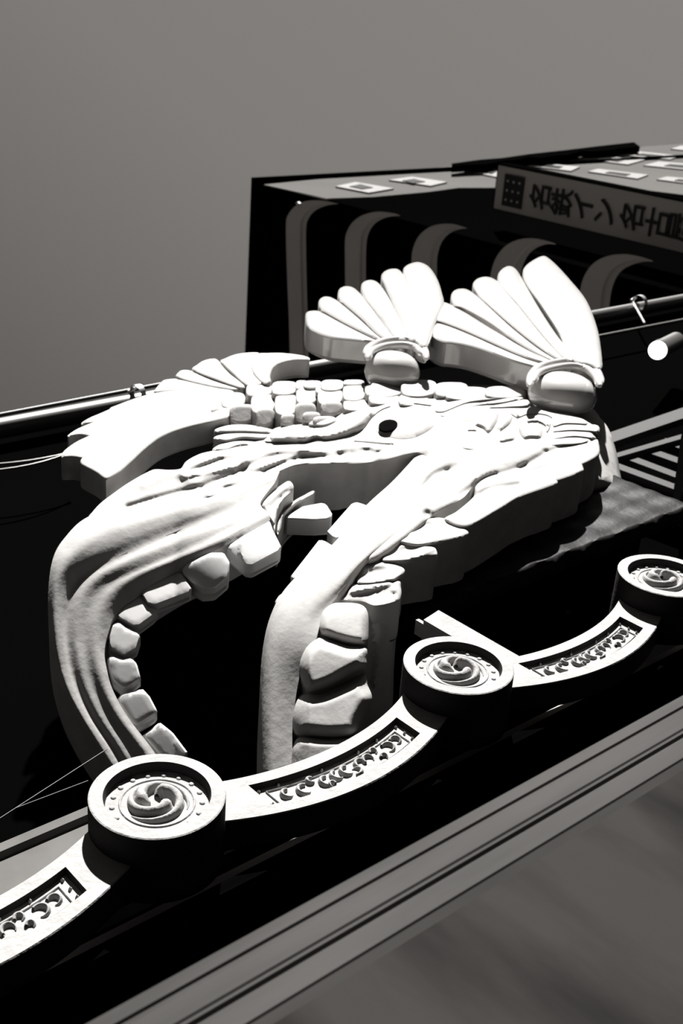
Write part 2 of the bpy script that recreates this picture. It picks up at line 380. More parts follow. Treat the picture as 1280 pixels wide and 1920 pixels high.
for ch, px, hw in (('名', 1014, 1), ('鉄', 1054, 1), ('イ', 1094, 1), ('ン', 1136, 1), ('名', 1187, 1), ('古', 1236, 1), ('屋', 1279, 1)):
    fc = bpy.data.curves.new('letter', 'FONT'); fc.body = ch; fc.size = 1.0; fc.offset = 0.008; fc.extrude = 0.02; fc.align_x = 'CENTER'
    to = bpy.data.objects.new('tmp', fc); COL.objects.link(to)
    bpy.context.view_layer.update()
    me = bpy.data.meshes.new_from_object(to.evaluated_get(bpy.context.evaluated_depsgraph_get()))
    bpy.data.objects.remove(to); me.materials.clear(); me.materials.append(M_INK)
    co = np.array([v.co[:] for v in me.vertices]); 
    if len(co) == 0: continue
    lo, hi = co.min(0), co.max(0); c0 = (lo + hi) / 2; s = 0.66 * W
    vv = sgn(px, 345 + (px - 930) * .19)[1]
    for v_ in me.vertices:                 # text x -> along +(-Y) reversed so that it reads from the street, text y -> up
        x, y, z = (np.array(v_.co[:]) - c0) * s
        w_ = on_sign(.52, vv, .03); v_.co = Vector((w_[0] - z, w_[1] - x, w_[2] + y)) - Vector(origin(sign).tolist())
    o = bpy.data.objects.new('letter', me); COL.objects.link(o); o.parent = sign

# ================================================================== EAVE TILES
SP = 6.3516
def lathe(prof, n=72):
    V, F = [], []
    for r, d in prof:
        for k in range(n):
            t = 2 * math.pi * k / n; V.append((r * R * math.cos(t), d * R, r * R * math.sin(t)))
    for i in range(len(prof) - 1):
        for k in range(n): F.append((i * n + k, i * n + (k + 1) % n, (i + 1) * n + (k + 1) % n, (i + 1) * n + k))
    F.append(tuple(range(n))); F.append(tuple((len(prof) - 1) * n + k for k in range(n)))
    return V, F
def strip_relief(line, wid, hgt, base, seg=7):
    """raised tapering band: line in local x,z (disc radii), wid half width, hgt height towards the viewer"""
    L = np.array(line); n = len(L); V, F = [], []
    for i in range(n):
        d = L[min(i + 1, n - 1)] - L[max(i - 1, 0)]; d = d / (np.hypot(*d) + 1e-9); nn = np.array([-d[1], d[0]])
        for k in range(seg):
            u = -1 + 2 * k / (seg - 1); p = L[i] + nn * u * wid[i]
            V.append((p[0] * R, (base - hgt[i] * math.sqrt(max(0, 1 - u * u))) * R, p[1] * R))
    for i in range(n - 1):
        for k in range(seg - 1): F.append((i * seg + k, i * seg + k + 1, (i + 1) * seg + k + 1, (i + 1) * seg + k))
    return V, F
disc_labels = ['round white roof tile end with swirl crest, nearest, beneath the open jaws', 'round white roof tile end with swirl crest, at the foot of the pale batten', 'round white roof tile end with swirl crest, cut by the right edge of the photo']
def make_disc():
    root = empty('round_eave_tile', (0, 0, Z0), disc_labels[0], 'roof tile', 'round end tiles along the eave')
    V, F = lathe([(0.0001, .16), (.52, .16), (.535, .14), (.55, .14), (.565, .16), (.752, .16), (.778, .02), (.785, 0.0), (.975, 0.0), (.995, .012), (1.0, .035), (1.0, 1.15), (.9, 1.2)])
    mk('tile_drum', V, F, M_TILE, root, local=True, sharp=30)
    for k in range(3):
        th0 = math.radians(-60 - 120 * k); L, wd, hg = [], [], []
        for i in range(30):
            t = i / 29; th = th0 - math.radians(235) * t
            r = .115 + .35 * (t ** .62)
            L.append((r * math.cos(th), r * math.sin(th)))
            wd.append(.012 + .108 * (1 - t) ** .8 * min(1, (t * 9 + .12)) ** .5); hg.append(.022 + .20 * (1 - t) ** .8 * min(1, t * 9 + .1) ** .5)
        V, F = strip_relief(L, wd, hg, .172)
        mk('swirl_comma', V, F, M_TILE, root, local=True, sharp=60)
    me = None
    for k in range(17):
        a = 2 * math.pi * (k + .3) / 17
        if me is None:
            bm = bmesh.new(); bmesh.ops.create_uvsphere(bm, u_segments=10, v_segments=6, radius=.044 * R)
            me = bpy.data.meshes.new('pearl'); bm.to_mesh(me); bm.free(); me.materials.append(M_TILE); me.shade_smooth()
        o = bpy.data.objects.new('pearl', me); COL.objects.link(o); o.parent = root; o.location = (.655 * R * math.cos(a), .158 * R, .655 * R * math.sin(a)); o.scale = (1, .55, 1)
    return root
def copy_tree(o, parent=None):
    c = o.copy(); COL.objects.link(c); c.parent = parent
    for ch in [x for x in bpy.data.objects if x.parent == o]: copy_tree(ch, c)
    return c
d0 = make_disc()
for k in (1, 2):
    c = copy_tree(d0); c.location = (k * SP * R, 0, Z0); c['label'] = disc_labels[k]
pan_labels = ['curved white eave tile with scroll relief, between the nearest disc and the middle disc', 'curved white eave tile with scroll relief, below the dark board at right', 'curved white eave tile with scroll relief, cut by the left edge of the photo']
def zu(x): return -.08 + .088 * x * x + (.0018 * x ** 4)
def zl(x): return -1.17 + .105 * x * x
def make_pan():
    root = empty('curved_eave_tile', (SP / 2 * R, .5 * R, Z0), pan_labels[0], 'roof tile', 'curved pan tiles along the eave')
    e = .012
    xs = sorted(set(list(np.linspace(-2.45, 2.45, 50)) + [-1.56, -1.56 - e, 1.62, 1.62 + e]))
    qs = [0, .015, .12, .225, .225 + e, .3, .4, .5, .6, .74, .74 + e * 3, .86, .985, 1]
    V, F = [], []; n = len(xs); kq = len(qs)
    for q in qs:
        for x in xs:
            z = zu(x) * (1 - q) + zl(x) * q; y = 0
            if -1.561 < x < 1.621 and .23 < q < .745: y = .12
            if q in (0, 1): y = .02
            V.append((x * R, y * R, z * R))
    for i in range(kq - 1):
        for j in range(n - 1): F.append((i * n + j, i * n + j + 1, (i + 1) * n + j + 1, (i + 1) * n + j))
    N = len(V)
    for (i) in (0, kq - 1):
        for j in range(n): v = V[i * n + j]; V.append((v[0], .55 * R, v[2]))
    for j in range(n - 1): F.append((j, j + 1, N + j + 1, N + j)); F.append(((kq - 1) * n + j, (kq - 1) * n + j + 1, N + n + j + 1, N + n + j)); F.append((N + j, N + j + 1, N + n + j + 1, N + n + j))
    for j in (0, n - 1):
        F.append(tuple([i * n + j for i in range(kq)] + [N + n + j, N + j]))
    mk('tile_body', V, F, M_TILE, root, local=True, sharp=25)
    def at(x, q): return (x, zu(x) * (1 - q) + zl(x) * q)
    # raised border line of the plaque
    xa, xb, qa, qb = -1.36, 1.42, .345, .70
    for nm, L in (('plaque_border', [at(x, qa) for x in np.linspace(xa, xb, 24)]), ('plaque_border', [at(x, qb) for x in np.linspace(xa, xb, 24)]),
                  ('plaque_border', [at(xa, q) for q in np.linspace(qa, qb, 6)]), ('plaque_border', [at(xb, q) for q in np.linspace(qa, qb, 6)])):
        V, F = strip_relief(L, [.011] * len(L), [.03] * len(L), .12, 5); mk(nm, V, F, M_TILE, root, local=True)
    scr = [(-1.12, .52, .105, 60, 250), (-.84, .54, .125, 50, 260), (-.62, .40, .07, 40, 300), (-.42, .53, .12, 60, 230), (-.18, .50, .115, 80, 230), (-.40, .64, .06, 0, 250), (.02, .50, .12, 60, 260), (.14, .58, .1, 230, 230),
           (.34, .50, .115, 220, -250), (.52, .50, .11, 200, -240), (.72, .42, .07, 180, -260), (.78, .62, .06, 160, -230), (1.0, .52, .12, 120, -240), (1.24, .50, .10, 140, -250)]
    for x, q, r_, a0, sw in scr:
        c = np.array(at(x, q)); L, wd, hg = [], [], []
        for i in range(16):
            t = i / 15; a = math.radians(a0 + sw * t); rr = r_ * (1 - .25 * t)
            L.append(c + rr * np.array([math.cos(a), math.sin(a)])); wd.append(.012 + .036 * math.sin(math.pi * min(1, .25 + t * .8)) * .75); hg.append(.02 + .06 * math.sin(math.pi * min(1, .2 + t * .8)))
        V, F = strip_relief(L, wd, hg, .122, 6); mk('scroll_relief', V, F, M_TILE, root, local=True)
    for x, q in [(-1.46, .32), (-1.46, .66), (1.52, .3), (1.52, .5), (1.52, .68), (-1.1, .27), (.98, .27), (.5, .27), (-.3, .27)]:
        V, F = strip_relief([np.array(at(x, q)) + (d, 0) for d in (-.025, 0, .025)], [.012, .028, .012], [.03, .06, .03], .12, 6); mk('stud', V, F, M_TILE, root, local=True)
    return root
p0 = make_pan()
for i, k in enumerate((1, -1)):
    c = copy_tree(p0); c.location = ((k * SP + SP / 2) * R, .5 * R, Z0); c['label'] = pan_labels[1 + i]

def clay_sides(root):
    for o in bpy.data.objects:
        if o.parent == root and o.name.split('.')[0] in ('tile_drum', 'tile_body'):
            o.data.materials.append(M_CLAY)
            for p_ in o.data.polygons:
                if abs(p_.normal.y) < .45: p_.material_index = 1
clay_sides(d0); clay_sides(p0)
# pale batten rising behind the middle disc
bat = empty('roof_batten', P(880, 1200, -.9), 'pale wooden batten running up from behind the middle round tile', 'batten')
hb_ = -.75
pA, pB, pC = P(822, 1144, hb_), P(794, 1162, hb_), P(842, 1143, hb_)
zdir = np.array([0, 0, -1.0]) * 1.25 * R * 2
prism('white_face', [pA, pB, pB + zdir, pA + zdir], (0, .09, 0), M_TILE, bat)
prism('grey_face', [pA + (0, 0.004, 0), pC + (0, .03, 0), pC + zdir * 1.0 + (0, .03, 0), pA + zdir + (0, .004, 0)], (0, .06, 0), M_TRIM, bat, label='grey side strip')
pD, pE = P(779, 1162, hb_ - .1), P(785, 1160, hb_ - .1)
prism('thin_lath', [pD, pE, pE + zdir * .8, pD + zdir * .8], (0, .05, 0), M_TILE, bat)

# ================================================================== THE FISH ORNAMENT
HF = -0.4; BK = -1.72
def HB(px, py):
    px = np.asarray(px, float); py = np.asarray(py, float)
    y0 = 845 + np.clip((px - 330) / 250, 0, 1) * 175
    s = np.maximum(0, py - y0); w_ = 230.0; sl = np.where(px < 450, .0074, .0060)
    return HF - np.where(s < w_, sl * s * s / (2 * w_), sl * (s - w_ / 2))
fish = empty('fish_ornament', P(760, 1040, BK), 'huge pale gilded carved fish roof ornament with gaping toothed jaws, mounted on the dark board', 'ornament')
# --- trunk under the scales
relief('trunk', [(392, 772), (410, 745), (440, 722), (500, 716), (600, 718), (700, 724), (800, 724), (900, 722), (1000, 728), (1080, 745), (1125, 785), (1110, 830), (1000, 830), (800, 800), (600, 806), (520, 812), (450, 806), (400, 795)], HF - .42, M_GOLD, fish, er=30, eb=.25, back=-1.5, step=10)
# --- head: forehead, cheeks, gill cover and throat in one carved mass
head_out = [(166, 974), (174, 959), (190, 942), (211, 926), (235, 909), (258, 895), (275, 886), (291, 880), (315, 881), (338, 879), (347, 867), (360, 858), (378, 850), (400, 845), (430, 838), (470, 830), (505, 820), (545, 806), (600, 798), (650, 778), (690, 760), (740, 748), (800, 748), (850, 747), (900, 752), (960, 758), (1030, 768), (1075, 778), (1112, 800), (1112, 825), (1098, 845), (1050, 870), (980, 890), (900, 905), (868, 935), (815, 965), (765, 1005), (705, 1048), (685, 1045), (700, 990), (750, 925), (793, 866), (786, 850), (760, 853), (730, 861), (684, 869), (640, 871), (600, 870), (560, 874), (535, 882), (510, 895), (480, 914), (430, 930), (380, 940), (290, 962), (200, 986)]
hf = [('r', cB([(1280, 140), (1000, 155), (860, 230), (700, 310), (400, 385), (100, 450)]), 9, .09),
      ('r', [(549, 876), (600, 871), (684, 870), (730, 862), (786, 850)], 10, .05),
      ('r', cB([(0, 420), (200, 360), (420, 300), (600, 235), (720, 200)]), 7, -.16),
      ('r', cB([(100, 270), (240, 200), (330, 215), (420, 265)]), 16, .08),
      ('r', cB([(330, 190), (420, 150), (560, 105), (650, 95)]), 9, .12), ('r', cB([(340, 215), (420, 185), (560, 130)]), 5, -.14),
      ('r', cB([(330, 225), (460, 215), (600, 175), (700, 130)]), 7, .10), ('r', cB([(380, 245), (520, 215), (620, 190)]), 4, -.10),
      ('r', cB([(480, 330), (600, 270), (720, 215), (850, 150), (1000, 110)]), 9, .12), ('r', cB([(560, 305), (680, 300), (820, 225)]), 6, -.15),
      ('r', cB([(820, 205), (900, 165), (1000, 135), (1100, 130), (1280, 128)]), 5, -.14), ('r', cB([(700, 130), (800, 80), (1000, 75), (1150, 85), (1280, 70)]), 10, .10),
      ('r', c3([(0, 520), (150, 480), (300, 420), (420, 400), (560, 410)]), 6, .05), ('r', c3([(0, 580), (120, 530), (260, 500), (380, 470)]), 5, -.06),
      ('r', c3([(630, 400), (720, 385), (800, 395), (850, 400)]), 6, .10), ('b', *c3([(762, 405)])[0], 11, 7, 0, -.22), ('r', c3([(690, 420), (780, 425), (850, 395)]), 4, -.10),
      ('r', c3([(1050, 385), (1100, 320), (1150, 270), (1250, 240)]), 12, .10),
      ('b', *c9([(150, 330)])[0], 40, 30, -30, .12), ('b', *c9([(120, 420)])[0], 35, 22, -35, .10), ('b', *c9([(215, 435)])[0], 7, 5, 0, -.15),
      ('r', c9([(20, 620), (100, 480), (200, 430), (285, 405)]), 7, -.10), ('b', *c9([(60, 560)])[0], 40, 25, -40, .08), ('b', *c9([(75, 725)])[0], 8, 8, 0, -.2),
      ('b', *c9([(620, 330)])[0], 75, 22, -18, .16), ('b', *c9([(470, 290)])[0], 25, 14, -35, .10), ('r', c9([(420, 340), (480, 300), (520, 280)]), 4, -.12),
      ('r', c9([(400, 520), (500, 470), (640, 430), (720, 400)]), 5, -.12), ('b', *c9([(860, 305)])[0], 6, 5, 0, -.2),
      ('r', c9([(290, 600), (420, 510), (520, 470)]), 6, -.07), ('r', c9([(700, 420), (850, 330), (1050, 250)]), 6, -.07)]
rng = random.Random(3)
for _ in range(46):
    x, y = rng.uniform(430, 1050), rng.uniform(820, 960); hf.append(('b', x, y, rng.uniform(12, 34), rng.uniform(8, 18), rng.uniform(-50, 10), rng.uniform(-.05, .05)))
relief('head', head_out, HB, M_GOLD, fish, er=12, eb=.10, feats=hf, back=BK + .02, step=3.3)
# --- upper lip: three swelling rolls and their creases
Lo = [(508, 974), (425, 1021), (342, 1062), (264, 1111), (219, 1149), (204, 1182), (196, 1220), (200, 1254), (212, 1295), (240, 1345), (282, 1400), (318, 1452)]
B3 = [(503, 964), (405, 1016), (333, 1048), (250, 1085), (207, 1118), (187, 1155), (179, 1195), (181, 1238), (196, 1291), (224, 1345), (265, 1400), (298, 1452)]
G2 = [(498, 957), (399, 1007), (323, 1040), (240, 1076), (190, 1105), (168, 1143), (160, 1190), (163, 1235), (177, 1288), (204, 1345), (243, 1400), (274, 1452)]
B2 = [(490, 950), (395, 992), (310, 1024), (228, 1058), (175, 1090), (150, 1128), (142, 1185), (148, 1240), (162, 1290), (188, 1345), (224, 1400), (254, 1452)]
G1 = [(490, 938), (395, 972), (303, 1008), (211, 1049), (158, 1080), (134, 1113), (125, 1170), (131, 1235), (147, 1290), (173, 1345), (210, 1400), (240, 1452)]
B1b = [(515, 905), (390, 955), (297, 984), (200, 1022), (146, 1058), (121, 1098), (114, 1158), (120, 1230), (135, 1288), (162, 1343), (200, 1402), (230, 1452)]
B1 = [(520, 893), (385, 940), (290, 964), (188, 994), (133, 1036), (108, 1082), (101, 1148), (107, 1225), (123, 1285), (150, 1340), (190, 1405), (220, 1452)]
O1 = [(525, 882), (375, 928), (280, 946), (172, 966), (120, 1010), (97, 1056), (90, 1130), (95, 1210), (113, 1280), (141, 1340), (183, 1407), (212, 1452)]
loft('upper_lip', [O1, B1, B1b, G1, B2, G2, B3, Lo], [[.02, -.01, -.02, -.02], [.10, .10, .04, .03], [.05, .05, .025, .02], [-.045, -.035, -.01, -.01], [-.02, -.015, .01, .01], [-.06, -.045, -.012, -.012], [-.05, -.035, .005, .01], [-.13, -.10, -.03, -.03]], HB, M_GOLD, fish, n=110, sub=5, thick=1.0)
def seam(pts, hoff, r_=.0035):
    L = catmull(pts, 90); nz_ = np.array([random.uniform(-1, 1) for _ in range(90)])
    tube('lip_seam', P(L[:, 0], L[:, 1] + nz_ * .8, HB(L[:, 0], L[:, 1]) + hoff), [r_ * (.55 + .45 * abs(v)) for v in nz_], M_INK, fish, seg=6, label='dark irregular seam in the lip crease')
seam(G1[1:], -.05); seam(G2[2:], -.085, .0022)
# gnarled corner of the lip, by the inner tooth
relief('lip_corner', cB([(800, 410), (840, 350), (920, 285), (965, 262), (992, 290), (985, 330), (935, 380), (905, 430), (888, 500), (880, 570), (866, 520), (840, 480), (815, 440)]), lambda x, y: HB(x, y) - .06, M_GOLD, fish, er=6, eb=.14, step=2.6,
       feats=[('r', cB([(820, 400), (900, 330), (970, 280)]), 5, .05), ('r', cB([(860, 420), (940, 340), (990, 320)]), 4, -.05), ('b', *cB([(925, 370)])[0], 5, 5, 0, -.1), ('b', *cB([(860, 450)])[0], 5, 5, 0, -.1)], thick=.35)
relief('gum_ridge', cB([(890, 480), (930, 435), (1000, 378), (1060, 345), (1110, 318), (1120, 338), (1055, 375), (990, 420), (935, 480), (915, 560), (895, 600), (885, 540)]), HF - .40, M_GOLD, fish, er=7, eb=.16, step=3, thick=.8)
# --- lower lip
loft('lower_lip', [[(787, 847), (735, 903), (685, 949), (622, 1022), (573, 1064), (530, 1110), (505, 1160), (492, 1220), (487, 1290), (486, 1360), (485, 1452)],
                   [(795, 851), (748, 906), (698, 953), (633, 1027), (584, 1070), (540, 1116), (513, 1166), (499, 1225), (494, 1292), (492, 1362), (492, 1452)],
                   [(808, 857), (768, 913), (718, 960), (650, 1036), (602, 1082), (556, 1128), (530, 1178), (514, 1234), (508, 1297), (505, 1364), (505, 1452)],
                   [(828, 866), (792, 930), (745, 980), (675, 1052), (630, 1098), (582, 1144), (555, 1188), (538, 1243), (527, 1300), (523, 1365), (522, 1452)],
                   [(855, 885), (815, 945), (768, 992), (688, 1050), (648, 1100), (607, 1152), (592, 1198), (567, 1250), (555, 1302), (548, 1367), (549, 1452)]],
     [-.12, .04, .10, .05, -.06], HB, M_GOLD, fish, n=90, sub=6, thick=1.3)
# --- teeth
def tooth(q, dh, th, er=5, eb=.06, nm='tooth', dd=0, gy=0.0, bl=1.0):
    cx, cy = np.mean(q, axis=0); hc = float(HB(cx, cy))
    relief(nm, q, lambda x, y: hc + bl * (HB(x, y) - hc) + dh + dd + gy * (y - cy), M_TOOTH, fish, er=er, eb=eb, thick=th, step=6, curve=False)
TG = [(-.0035, 1), (-.002, 1), (0, .85), (0, .85), (0, .95), (0, 1), (0, 1), (0, 1)]
for q, dh, th in ((c5([(915, 452), (935, 425), (1135, 310), (1152, 360), (1192, 440), (1185, 462), (1050, 535), (1020, 535)]), -.16, .30),
                  (c5([(693, 548), (720, 520), (840, 470), (905, 470), (935, 520), (930, 590), (860, 650), (800, 655), (740, 620), (702, 585)]), -.14, .30),
                  (c5([(487, 668), (520, 630), (650, 560), (690, 562), (722, 610), (748, 655), (735, 670), (560, 735), (520, 722)]), -.12, .22),
                  (c5([(362, 775), (400, 735), (470, 672), (500, 690), (530, 738), (578, 750), (560, 780), (485, 835), (450, 838), (385, 800)]), -.12, .22),
                  (c5([(330, 890), (345, 830), (380, 812), (420, 842), (478, 868), (491, 885), (472, 950), (410, 985), (395, 982), (328, 940)]), -.10, .2),
                  (c5([(322, 1005), (340, 980), (395, 1000), (450, 990), (472, 1030), (490, 1100), (425, 1148), (395, 1148), (350, 1110)]), -.10, .2),
                  (c5([(372, 1205), (395, 1175), (500, 1152), (535, 1190), (573, 1262), (560, 1280), (470, 1335), (440, 1325)]), -.10, .22),
                  (c5([(500, 1385), (585, 1318), (650, 1370), (725, 1470), (700, 1530), (600, 1500)]), -.10, .22)):
    gy_, bl_ = TG.pop(0); tooth(q, dh, th, dd=.02, gy=gy_, bl=bl_)
tooth(c3([(380, 712), (455, 665), (545, 648), (568, 652), (598, 700), (592, 722), (520, 728), (390, 722)]), -.55, .42, nm='inner_tooth')
tooth(c3([(575, 778), (690, 648), (715, 645), (765, 662), (640, 810), (600, 815)]), -.45, .28)
tooth(c6([(248, 408), (400, 213), (425, 213), (490, 250), (340, 440), (260, 425)]), -.40, .25)
tooth(c6([(162, 545), (190, 505), (210, 510), (230, 560), (175, 590)]), -.30, .2)
# --- mouth lining (dark back of the gullet)
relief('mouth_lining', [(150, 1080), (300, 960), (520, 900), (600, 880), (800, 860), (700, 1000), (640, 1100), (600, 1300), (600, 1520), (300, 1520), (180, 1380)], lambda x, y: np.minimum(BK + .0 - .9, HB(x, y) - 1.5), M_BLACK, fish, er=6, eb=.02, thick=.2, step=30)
# --- brow, eye, pupil
relief('brow', c3([(272, 378), (285, 340), (340, 300), (430, 283), (480, 285), (520, 298), (590, 270), (640, 235), (700, 212), (760, 200), (900, 175), (1030, 165), (1080, 195), (1060, 215), (950, 205), (850, 225), (795, 262), (768, 300), (740, 325), (690, 352), (620, 375), (560, 382), (520, 372), (470, 390), (380, 385)]), HF + .20, M_GOLD, fish, er=25, eb=.46, thick=.5, step=3.5,
       feats=[('b', *c3([(340, 335)])[0], 30, 16, 0, .06), ('b', *c3([(700, 260)])[0], 30, 16, -20, .05), ('r', c3([(450, 370), (560, 360), (700, 330)]), 6, -.10), ('b', *c3([(515, 370)])[0], 5, 4, 0, -.1)])
relief('cheek_lump', c3([(488, 285), (520, 262), (570, 248), (620, 262), (600, 285), (545, 298)]), HF + .05, M_GOLD, fish, er=8, eb=.12, thick=.4, step=3.5)
eye = relief('eyeball', c3([(765, 322), (785, 290), (830, 245), (890, 220), (960, 212), (1040, 222), (1085, 258), (1100, 290), (1060, 332), (980, 368), (900, 374), (830, 355), (785, 335)]), HF + .12, M_GOLD, fish, er=30, eb=.30, thick=.4, step=4)
relief('pupil', c3([(855 + 44 * math.cos(t) + 6 * math.sin(t), 288 - 14 * math.cos(t) * .6 + 25 * math.sin(t)) for t in np.linspace(0, 6.283, 17)[:-1]]), HF + .17, M_PUPIL, eye, er=12, eb=.02, thick=.06, step=4, label='glossy black pupil')
relief('lower_eyelid', c3([(675, 368), (700, 345), (760, 332), (840, 348), (930, 378), (860, 385), (760, 378)]), HF + .05, M_GOLD, fish, er=9, eb=.12, thick=.3, step=3.5)
# --- folded leaf-like gill lobes behind the eye
lobes = [(c9([(215, 215), (290, 160), (350, 128), (400, 130), (430, 165), (438, 195), (360, 190), (280, 205)]), .05, .16),
         (c9([(150, 250), (260, 225), (380, 190), (450, 195), (500, 225), (522, 265), (480, 290), (420, 330), (300, 320), (180, 290)]), -.02, .14),
         (c9([(350, 130), (420, 60), (480, 15), (530, 8), (570, 30), (560, 110), (510, 190), (470, 205), (430, 170)]), .06, .16),
         (c9([(540, 40), (600, 28), (660, 60), (650, 120), (600, 170), (540, 200), (520, 130)]), .05, .14),
         (c9([(520, 250), (540, 200), (590, 160), (650, 145), (675, 180), (678, 245), (620, 262), (560, 272)]), .08, .16),
         (c9([(600, 45), (700, 25), (830, 25), (895, 40), (922, 70), (915, 110), (860, 80), (760, 72), (680, 100), (650, 90)]), .07, .14),
         (c9([(690, 110), (760, 78), (850, 82), (905, 108), (905, 150), (885, 190), (850, 185), (850, 145), (800, 120), (720, 125)]), .10, .14),
         (c9([(680, 130), (760, 115), (820, 118), (848, 150), (850, 215), (820, 238), (760, 238), (715, 242), (685, 200)]), .12, .14)]
for q, dh, eb in lobes:
    relief('gill_lobe', q, HF + dh + .06, M_GOLD, fish, er=18, eb=eb * 1.9, thick=.45, step=4)
# --- thin gill rays
for q in (c9([(900, 130), (925, 66), (1000, 68), (1080, 85), (1168, 125), (1165, 135), (1000, 130), (920, 150)]), c9([(895, 185), (930, 150), (1050, 138), (1180, 128), (1222, 150), (1215, 200), (1195, 185), (1050, 175), (950, 182)]),
          c9([(845, 240), (870, 200), (1000, 188), (1150, 185), (1195, 215), (1185, 228), (1050, 215), (930, 232)]), c9([(820, 262), (900, 240), (1050, 225), (1170, 228), (1100, 262), (960, 270), (870, 280)])):
    relief('gill_ray', q, HF + .06, M_GOLD, fish, er=6, eb=.14, thick=.5, step=3.5)
# --- side fin strips above the gills
for q in (c2([(520, 640), (560, 610), (640, 590), (720, 585), (800, 582), (770, 598), (660, 612), (560, 650)]), c2([(540, 655), (620, 622), (720, 605), (820, 588), (870, 592), (800, 612), (680, 628), (580, 668)]),
          c2([(560, 675), (640, 640), (740, 620), (840, 600), (888, 600), (886, 625), (800, 632), (700, 640), (610, 680)])):
    relief('side_fin_ray', q, HF + .05, M_GOLD, fish, er=6, eb=.14, thick=.4, step=3.5)
# --- body scales (free edge towards lower left)
def scale_at(cx, cy, w_, h_, sm=M_GOLD, th=.52, dh=.0, conv=c8):
    pts = []
    for a in np.linspace(0, 2 * math.pi, 15)[:-1]:
        ca, sa = math.cos(a), math.sin(a); e = .62
        x = w_ / 2 * math.copysign(abs(ca) ** e, ca); y = h_ / 2 * math.copysign(abs(sa) ** e, sa)
        if sa > 0: x *= (1 - .34 * sa * sa); x -= w_ * .06 * sa
        pts.append((cx + x, cy + y))
    low = conv is c8 and cy > 285
    q = conv(pts); (px_, py_), = conv([(cx, cy)]); s = 1 / (conv([(1, 0)])[0][0] - conv([(0, 0)])[0][0])
    g = .24 / (w_ / s)
    relief('body_scale', q, HF + dh, sm, fish, er=5, eb=.07, thick=th, step=3.5, feats=[('t', px_, py_, -g, -.011 if low else g * .3)])
for a in [(120, 315, 130, 80), (215, 232, 175, 120), (283, 330, 195, 150), (400, 160, 190, 100), (425, 255, 172, 150), (442, 352, 130, 145), (578, 145, 185, 105), (590, 262, 165, 160), (603, 370, 105, 95),
          (735, 198, 155, 125), (725, 318, 155, 150), (768, 352, 130, 85), (900, 205, 180, 130), (910, 288, 155, 110), (1070, 178, 165, 125), (1080, 265, 180, 90), (700, 122, 90, 70), (840, 155, 90, 55), (775, 118, 130, 60), (915, 125, 165, 85), (1065, 105, 150, 45), (860, 380, 170, 80)]:
    scale_at(*a)
for a in [(330, 562, 150, 60), (465, 555, 140, 70), (590, 560, 130, 60), (650, 575, 170, 55), (800, 570, 160, 50), (445, 600, 120, 50), (330, 590, 120, 60)]:
    scale_at(*a, conv=c2, th=.4)
# --- small fin behind the brow
for q in (c1([(690, 352), (740, 336), (810, 333), (870, 342), (930, 358), (900, 372), (800, 368), (700, 368)]), c1([(682, 388), (730, 368), (830, 365), (915, 372), (890, 395), (800, 392), (730, 405)]), c1([(678, 432), (710, 412), (770, 398), (860, 402), (885, 415), (830, 420), (780, 425), (740, 440), (690, 442)])):
    relief('small_fin_ray', q, HF + .02, M_GOLD, fish, er=9, eb=.14, thick=.5, step=4)
# --- great tail fin: five overlapping blades
tail = [(c1([(262, 553), (250, 556), (215, 530), (160, 500), (150, 485), (158, 466), (200, 430), (300, 380), (450, 320), (600, 280), (745, 270), (745, 305), (700, 320), (640, 333), (560, 353), (480, 383), (420, 424), (370, 470), (310, 524)]), .10),
        (c1([(172, 470), (120, 464), (76, 464), (84, 440), (130, 405), (185, 378), (300, 330), (500, 270), (740, 235), (745, 285), (600, 300), (450, 340), (300, 400), (200, 445)]), .06),
        (c1([(220, 385), (150, 376), (98, 382), (130, 355), (190, 328), (260, 300), (450, 240), (735, 205), (745, 250), (550, 280), (350, 330)]), .02),
        (c1([(260, 335), (210, 328), (152, 332), (180, 310), (230, 288), (330, 248), (480, 215), (730, 192), (740, 225), (500, 260), (350, 300)]), -.02),
        (c1([(330, 275), (268, 270), (300, 254), (380, 225), (460, 205), (600, 190), (720, 188), (730, 205), (550, 225), (420, 250)]), -.06)]
tf = None
for q, dh in tail:
    relief('tail_fin_ray', q, HF + dh, M_GOLD, fish, er=9, eb=.08, thick=.62, step=5)
# --- back fin: five curved blades
for q, dh in ((c1([(450, 206), (452, 190), (470, 168), (492, 153), (560, 150), (640, 165), (760, 192), (740, 200), (600, 200)]), -.10), (c1([(538, 148), (542, 125), (560, 115), (600, 120), (680, 155), (790, 188), (760, 196), (650, 180)]), -.06),
              (c1([(600, 118), (620, 92), (650, 75), (690, 70), (712, 88), (750, 130), (800, 165), (812, 182), (790, 190), (700, 160)]), -.02), (c1([(710, 84), (730, 68), (780, 50), (850, 44), (866, 52), (850, 90), (850, 130), (885, 168), (820, 182), (760, 135)]), .02),
              (c1([(822, 75), (860, 50), (900, 47), (960, 47), (1030, 55), (1066, 66), (1062, 76), (1010, 78), (960, 88), (925, 108), (910, 140), (912, 165), (880, 172), (840, 130)]), .06)):
    relief('back_fin_ray', q, HF + dh, M_GOLD, fish, er=8, eb=.10, thick=.6, step=4)
